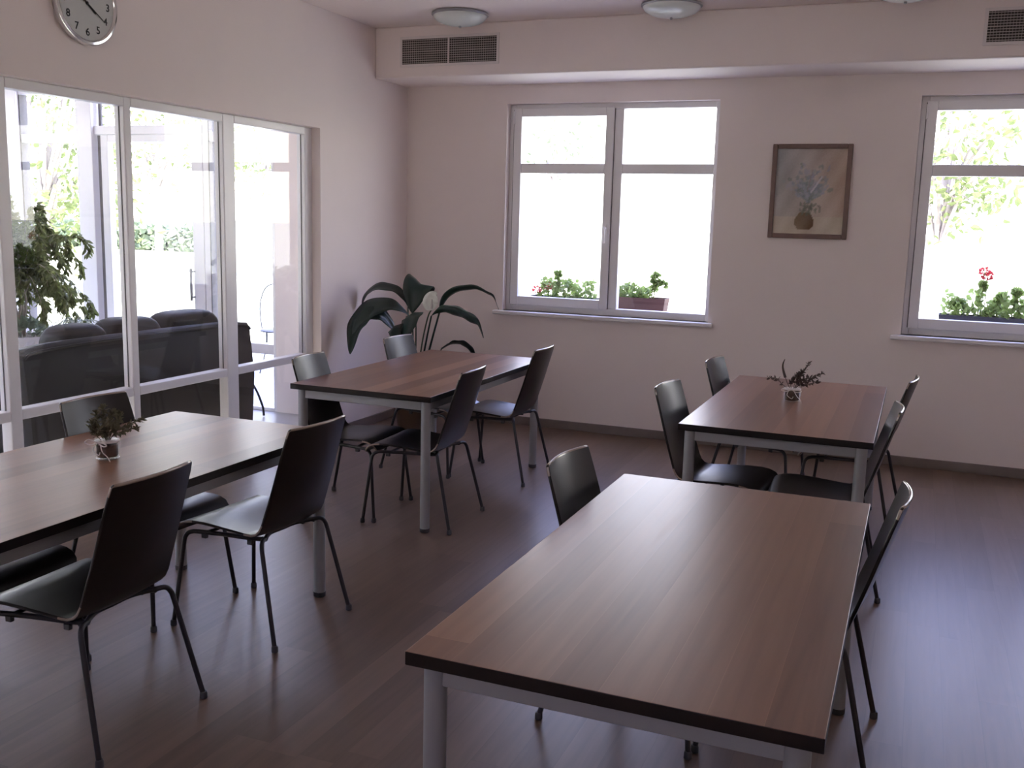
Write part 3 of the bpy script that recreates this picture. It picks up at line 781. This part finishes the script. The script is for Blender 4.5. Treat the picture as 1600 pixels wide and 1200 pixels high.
# ---------------------------------------------------------------- wrought-iron side table beside the sofa
def iron_table():
    t = empty('side_table', (-1.30, -.80, 0)); tag(t, 'dark iron side table with curved legs at the far end of the sofa', 'table')
    bm = bmesh.new(); lathe(bm, [(.15, .545), (.16, .549), (.16, .561), (.15, .565)], 32); finish(bm, 'table_top', M['iron'], t, smooth=True)
    for k, a in enumerate((5, 125, 245)):
        a = math.radians(a); c, s = math.cos(a), math.sin(a)
        bm = bmesh.new(); tube(bm, smooth_path([(.03*c, .03*s, .545), (.05*c, .05*s, .45), (.14*c, .14*s, .39), (.29*c, .29*s, .26), (.37*c, .37*s, .10), (.385*c, .385*s, .009)], 6), .010, 8)
        tube(bm, smooth_path([(.12*c, .12*s, .545), (.08*c, .08*s, .47), (.05*c, .05*s, .40), (.03*c, .03*s, .30)], 5), .006, 6, r1=.012)
        finish(bm, 'leg', M['iron'], t, smooth=True)
iron_table()

# ---------------------------------------------------------------- weeping fig and spider plant behind the sofa
def ficus():
    x, y = -2.78, -1.5
    t = empty('potted_fig', (x, y, 0)); tag(t, 'tall bushy weeping fig in a ribbed cream planter beyond the sofa', 'plant')
    bm = bmesh.new(); seg = 48; rings = []
    for r, h in ((.15, 0), (.17, .03), (.20, .56), (.215, .60), (.215, .63), (.19, .63), (.185, .58)):
        rings.append([bm.verts.new((((r+(.012 if (k//2) % 2 else -.006)*(0 < h < .58))*math.cos(2*PI*k/seg)), (r+(.012 if (k//2) % 2 else -.006)*(0 < h < .58))*math.sin(2*PI*k/seg), h)) for k in range(seg)])
    for i in range(len(rings)-1):
        for k in range(seg): bm.faces.new((rings[i][k], rings[i][(k+1) % seg], rings[i+1][(k+1) % seg], rings[i+1][k]))
    bm.faces.new(rings[0]); bm.faces.new(rings[-1])
    finish(bm, 'planter', M['cream'], t)
    bm = bmesh.new()
    for k in range(260):
        v = rvec(); v.z = abs(v.z)*.7; leaf_quad(bm, Vector((0, 0, .62))+v*.17, (v+rvec()*.6), rvec(), .07, .035)
    finish(bm, 'underplanting', M['hedge'], t)
    bm = bmesh.new()
    tips = []
    rnd = random.Random(5)
    for k in range(5):
        a = 2*PI*k/5
        p = smooth_path([(.04*math.cos(a), .04*math.sin(a), .58), (.05*math.cos(a+2), .05*math.sin(a+2), .9), (.04*math.cos(a+4), .04*math.sin(a+4), 1.15), (.14*math.cos(a), .14*math.sin(a), 1.45)], 6)
        tube(bm, p, .012, 7, r1=.006)
    for k in range(80):
        a = rnd.uniform(0, 2*PI); r = rnd.uniform(.12, .52)
        if math.cos(a) < -.2: r *= .7
        if math.cos(a) > .5: r *= 1.12
        top = rnd.uniform(1.08, 1.86)
        base = Vector((.05*math.cos(a), .05*math.sin(a), rnd.uniform(.95, 1.3)))
        end = Vector((r*math.cos(a), r*math.sin(a), top-r*.75))
        mid = (base+end)/2+Vector((0, 0, .13))
        p = smooth_path([base, mid, end, end+Vector((.05*math.cos(a), .05*math.sin(a), -.12))], 5)
        tube(bm, p, .004, 5, r1=.002); tips.append(p)
    finish(bm, 'trunk', M['bark'], t, smooth=True)
    bm = bmesh.new()
    for p in tips:
        for i in range(3, len(p)):
            for q in range(7):
                d = (p[i]-p[i-1]).normalized()*.4+rvec()*.7+Vector((0, 0, -.55))
                leaf_quad(bm, p[i]+rvec()*.015, d, rvec(), rnd.uniform(.05, .075), .025)
    finish(bm, 'foliage', M['ficus'], t)
ficus()
def spider():
    t = empty('spider_plant', (-2.36, -1.32, .0)); tag(t, 'low plant with arching striped leaves on a small stand, just above the sofa back', 'plant')
    bm = bmesh.new()
    lathe(bm, [(.15, .52), (.16, .525), (.16, .54), (.15, .545)], 24)
    for a in (.5, 2.6, 4.7): tube(bm, [(.1*math.cos(a), .1*math.sin(a), .52), (.15*math.cos(a), .15*math.sin(a), 0)], .01, 8)
    finish(bm, 'stand', M['iron'], t, smooth=True)
    bm = bmesh.new(); lathe(bm, [(.07, .546), (.10, .66), (.105, .67), (.09, .67), (.085, .64)], 24); finish(bm, 'pot', M['cream'], t, smooth=True)
    bm = bmesh.new(); rnd = random.Random(2)
    for k in range(44):
        a = rnd.uniform(0, 2*PI); r = rnd.uniform(.14, .30); h = rnd.uniform(.04, .11); c, s = math.cos(a), math.sin(a)
        blade(bm, [(.02*c, .02*s, .65), (.35*r*c, .35*r*s, .67+h), (.75*r*c, .75*r*s, .66+h*.8), (r*c, r*s, .63+h*.1)], .022, 0, n=4)
    finish(bm, 'foliage', M['striped'], t)
spider()

# ---------------------------------------------------------------- flower boxes outside the windows
def flower_box(x0, x1, label, mat, seed, h=.15, blooms=(), tall=(), fh=.13, thin=0, fx=None):
    rnd = random.Random(seed)
    t = empty('flower_box', ((x0+x1)/2, .425, .9255)); tag(t, label, 'flower box', 'flower boxes outside the windows')
    L = (x1-x0)/2
    bm = bmesh.new(); b0 = []; 
    for z, e in ((0, -.02), (h, 0)):
        b0.append([bm.verts.new(((L+e)*sx, (.085+e*.5)*sy, z)) for sx, sy in ((-1, -1), (1, -1), (1, 1), (-1, 1))])
    b0.append([bm.verts.new(((L-.012)*sx, .073*sy, h)) for sx, sy in ((-1, -1), (1, -1), (1, 1), (-1, 1))])
    b0.append([bm.verts.new(((L-.014)*sx, .07*sy, h-.03)) for sx, sy in ((-1, -1), (1, -1), (1, 1), (-1, 1))])
    for i in range(3):
        for k in range(4): bm.faces.new((b0[i][k], b0[i][(k+1) % 4], b0[i+1][(k+1) % 4], b0[i+1][k]))
    bm.faces.new(b0[0]); bm.faces.new(b0[3])
    finish(bm, 'box', mat, t, bevel=.004)
    finish(boxes([(-L+.016, L-.016, -.068, .068, h-.05, h-.02)]), 'soil', M['soil'], t)
    bm = bmesh.new(); fl = bmesh.new()
    fa, fb = fx or (-L+.03, L-.03)
    N = int((fb-fa)*620)
    for k in range(N):
        x = rnd.uniform(fa, fb); y = rnd.uniform(-.065, .09)
        hh = fh*(.55+.45*math.sin(x*17+seed)**2)
        z = h-.02+rnd.uniform(0, hh)
        v = Vector((rnd.gauss(0, .6), rnd.gauss(0, .6), rnd.uniform(-.1, 1)))
        s = rnd.uniform(.03, .055)
        leaf_quad(bm, Vector((x, y, z)), v, rvec(), s, s*.95)
    for (x, z, spread) in tall:
        p = smooth_path([(x, 0, h-.03), (x+.01, .0, (h+z)/2), (x+spread*.4, 0, z-.02), (x+spread, 0, z-.04)], 5)
        tube(bm, p, .004, 5)
        for q in p[4:]:
            for k in range(5):
                v = rvec(); leaf_quad(bm, q, v, rvec(), .04, .034)
    for (x, z) in blooms:
        tube(bm, smooth_path([(x, 0, h-.03), (x, -.01, (h+z)/2), (x, -.01, z)], 4), .003, 5)
        for k in range(46):
            v = rvec(); v.z *= .6
            leaf_quad(fl, Vector((x, -.01, z))+v*.028, v+rvec()*.4, rvec(), .022, .02)
    finish(bm, 'foliage', M['geranium'], t)
    if blooms: finish(fl, 'flowers', M['petal'], t)
    else: fl.free()
flower_box(.99, 1.57, 'flower box with red geraniums outside the left pane of the left window', M['darkbox'], 1, blooms=((-.24, .17), (-.14, .2)), tall=((-.07, .34, .02),), fh=.17, h=.12, fx=(-.2, .26))
flower_box(1.62, 2.17, 'terracotta flower box outside the right pane of the left window', M['terracotta'], 2, tall=((.14, .36, .05), (.16, .3, .09)), fh=.13, fx=(-.25, .12))
flower_box(4.20, 5.20, 'dark flower box with red geraniums outside the right-hand window', M['darkbox'], 3, blooms=((-.22, .47), (-.20, .44)), tall=((-.24, .40, .03), (-.12, .33, .05), (-.34, .26, -.08), (-.02, .36, .04)), fh=.20)

# ---------------------------------------------------------------- garden
struct(finish(boxes([(-160, 120, .3, 220, -.35, -.15)]), 'ground', M['lawn']), 'bright sunlit lawn outside')
struct(finish(boxes([(-160, SXL-.1, -60, .3, -.35, -.15)]), 'ground', M['lawn']), 'bright lawn beside the sunroom')
m, nt, b = newmat('terrace_paving')
tc = nt.nodes.new('ShaderNodeTexCoord'); bt = nt.nodes.new('ShaderNodeTexBrick')
bt.inputs['Color1'].default_value = (.52, .54, .58, 1); bt.inputs['Color2'].default_value = (.46, .48, .53, 1); bt.inputs['Mortar'].default_value = (.25, .26, .29, 1)
bt.inputs['Scale'].default_value = 5; bt.inputs['Mortar Size'].default_value = .03
nt.links.new(tc.outputs['Object'], bt.inputs['Vector']); nt.links.new(bt.outputs['Color'], b.inputs['Base Color']); b.inputs['Roughness'].default_value = .7
struct(finish(boxes([(-6, -.3, SY+.1, 3.2, -.2, -.03)]), 'terrace', m), 'paved terrace outside the sunroom')

def tree(loc, trunk_h, crown, leafm, label, n, seed, leaf=.16, tr=.14, lean=0):
    rnd = random.Random(seed)
    t = empty('garden_tree', loc); tag(t, label, 'tree', 'trees in the garden')
    bm = bmesh.new()
    tube(bm, smooth_path([(0, 0, 0), (lean*.3, 0, trunk_h*.5), (lean, 0, trunk_h), (lean*1.3, 0, trunk_h+crown[2])], 5), tr, 10, r1=tr*.35)
    cl = []
    for k in range(16):
        a = rnd.uniform(0, 2*PI); rr = rnd.uniform(.3, .95); zz = rnd.uniform(-.8, .9)
        c = Vector((lean+crown[0]*rr*math.cos(a)*math.sqrt(1-zz*zz*.8), crown[1]*rr*math.sin(a)*math.sqrt(1-zz*zz*.8), trunk_h+crown[2]*(1+zz*.95)))
        cl.append(c)
        tube(bm, smooth_path([(lean*.9, 0, trunk_h*.85+crown[2]*.5*rnd.random()), tuple((Vector((lean, 0, trunk_h+crown[2]*.6))+c)/2), tuple(c)], 4), tr*.3, 6, r1=.015)
    finish(bm, 'trunk', M['treebark'], t, smooth=True)
    bm = bmesh.new(); R = min(crown)*.42
    for k in range(n):
        c = rnd.choice(cl); v = Vector((rnd.gauss(0, 1), rnd.gauss(0, 1), rnd.gauss(0, .8)))*R*.55
        d = Vector((rnd.gauss(0, 1), rnd.gauss(0, 1), rnd.gauss(-.4, .8))); s = leaf*rnd.uniform(.7, 1.3)
        leaf_quad(bm, c+v, d, Vector((rnd.gauss(0, 1), rnd.gauss(0, 1), rnd.gauss(0, 1))), s, s*.55)
    finish(bm, 'crown', leafm, t)
TREES = [
 ((-12.7, 8, -.15), 1.2, (2.4, 2.2, 3.0), 'treeleaf', 'yellow-green garden tree behind the weeping fig, seen through the first partition pane', 3600, 11),
 ((-16.0, 15, -.15), 2.2, (3.4, 2.9, 3.2), 'treeleaf', 'yellow-green garden tree seen above the sofa through the middle partition pane', 3800, 12),
 ((-20.5, 26, -.15), 2.6, (3.6, 3.2, 3.2), 'treeleaf2', 'thin grey-green garden tree seen through the last partition pane', 1900, 13),
 ((-6.3, 21, -.15), 3.1, (1.7, 1.7, 1.3), 'treeleaf2', 'sparse garden tree seen through the window left of the painting', 260, 14),
 ((4.30, 12, -.15), 1.2, (1.3, 1.6, 2.3), 'treeleaf', 'leafy garden tree at the left edge of the right-hand window', 900, 15),
 ((5.75, 17.5, -.15), 5.6, (2.2, 2.2, 1.6), 'treeleaf2', 'garden tree with a tall bare forked trunk at the right photo edge', 700, 16),
]
for i, (loc, th, cr, lm, lab, n, sd) in enumerate(TREES):
    tree(loc, th, cr, M[lm], lab, n, sd, leaf=.17 if i != 5 else .13)
bm = bmesh.new(); rnd = random.Random(9)
for k in range(4200):
    x = rnd.uniform(-46, -26.5); leaf_quad(bm, Vector((x, 30+rnd.gauss(0, .4), -.15+rnd.uniform(0, 1.15))), Vector((rnd.gauss(0, 1), rnd.gauss(-.5, 1), rnd.gauss(.3, 1))), rvec(), .4, .3)
h = finish(bm, 'hedge', M['hedge']); tag(h, 'low grey-green hedge across the far side of the lawn', 'hedge', kind='stuff')

bm = bmesh.new(); rnd = random.Random(19)  # tall hedge added to block sky light from the sunroom's side glazing
for k in range(9000):
    y = rnd.uniform(-11, 1.5); leaf_quad(bm, Vector((-8.6+rnd.gauss(0, .22), y, -.15+rnd.uniform(0, 2.5))), Vector((rnd.gauss(.4, 1), rnd.gauss(0, 1), rnd.gauss(.2, 1))), rvec(), .34, .26)
box(bm, -8.9, -8.7, -11, 1.5, -.15, 2.2)
h = finish(bm, 'hedge', M['geranium']); tag(h, 'tall green hedge added beside the sunroom to screen its sky light', 'hedge', kind='stuff')

def garden_chair():
    t = empty('garden_chair', (-2.35, 1.5, -.03), .6); tag(t, 'thin wire garden chair on the terrace outside the sunroom', 'chair')
    bm = bmesh.new()
    tube(bm, smooth_path([(-.2, .2, .45), (-.22, .26, .7), (-.15, .3, .9), (0, .31, .94), (.15, .3, .9), (.22, .26, .7), (.2, .2, .45)], 5), .008, 6)
    for x in (-.09, 0, .09): tube(bm, [(x, .2, .45), (x, .30, .92)], .004, 5)
    finish(bm, 'backrest', M['iron'], t, smooth=True)
    bm = bmesh.new(); lathe(bm, [(.2, .44), (.215, .445), (.215, .455), (.2, .46)], 24); finish(bm, 'seat', M['iron'], t, smooth=True)
    for x in (-.18, .18):
        for y in (-.16, .18):
            bm = bmesh.new(); tube(bm, smooth_path([(x*.8, y*.8, .445), (x*.85, y*.9, .25), (x*1.2, y*1.2, 0.008)], 5), .008, 6); finish(bm, 'leg', M['iron'], t, smooth=True)
garden_chair()

# ---------------------------------------------------------------- daylight
w = bpy.data.worlds.new('sky'); bpy.context.scene.world = w; w.use_nodes = True
nt = w.node_tree; bg = nt.nodes['Background']; bg.inputs[1].default_value = 7.5
tc = nt.nodes.new('ShaderNodeTexCoord'); sp = nt.nodes.new('ShaderNodeSeparateXYZ'); rp = nt.nodes.new('ShaderNodeValToRGB')
nt.links.new(tc.outputs['Generated'], sp.inputs[0]); nt.links.new(sp.outputs['Z'], rp.inputs[0]); nt.links.new(rp.outputs[0], bg.inputs[0])
rp.color_ramp.elements[0].position = .02; rp.color_ramp.elements[0].color = (1.0, .95, .86, 1)
rp.color_ramp.elements[1].position = .45; rp.color_ramp.elements[1].color = (.45, .52, 1.0, 1)
e = rp.color_ramp.elements.new(.2); e.color = (.86, .87, .97, 1)
sd = bpy.data.lights.new('sun', 'SUN'); sd.energy = 22; sd.angle = .02; sd.color = (1, .97, .90)
so = bpy.data.objects.new('sun', sd); C.objects.link(so); so.location = (10, -15, 20)
so.rotation_euler = Vector((-.25, .55, -.8)).to_track_quat('-Z', 'Y').to_euler()

sc = bpy.context.scene
sc.view_settings.view_transform = 'Standard'; sc.view_settings.look = 'None'
sc.view_settings.gamma = 1; sc.view_settings.use_curve_mapping = False
sc.view_settings.exposure = 0.38
sc.cycles.use_denoising = True
sc.cycles.max_bounces = 12; sc.cycles.diffuse_bounces = 6; sc.cycles.transparent_max_bounces = 24
sc.cycles.sample_clamp_indirect = 10
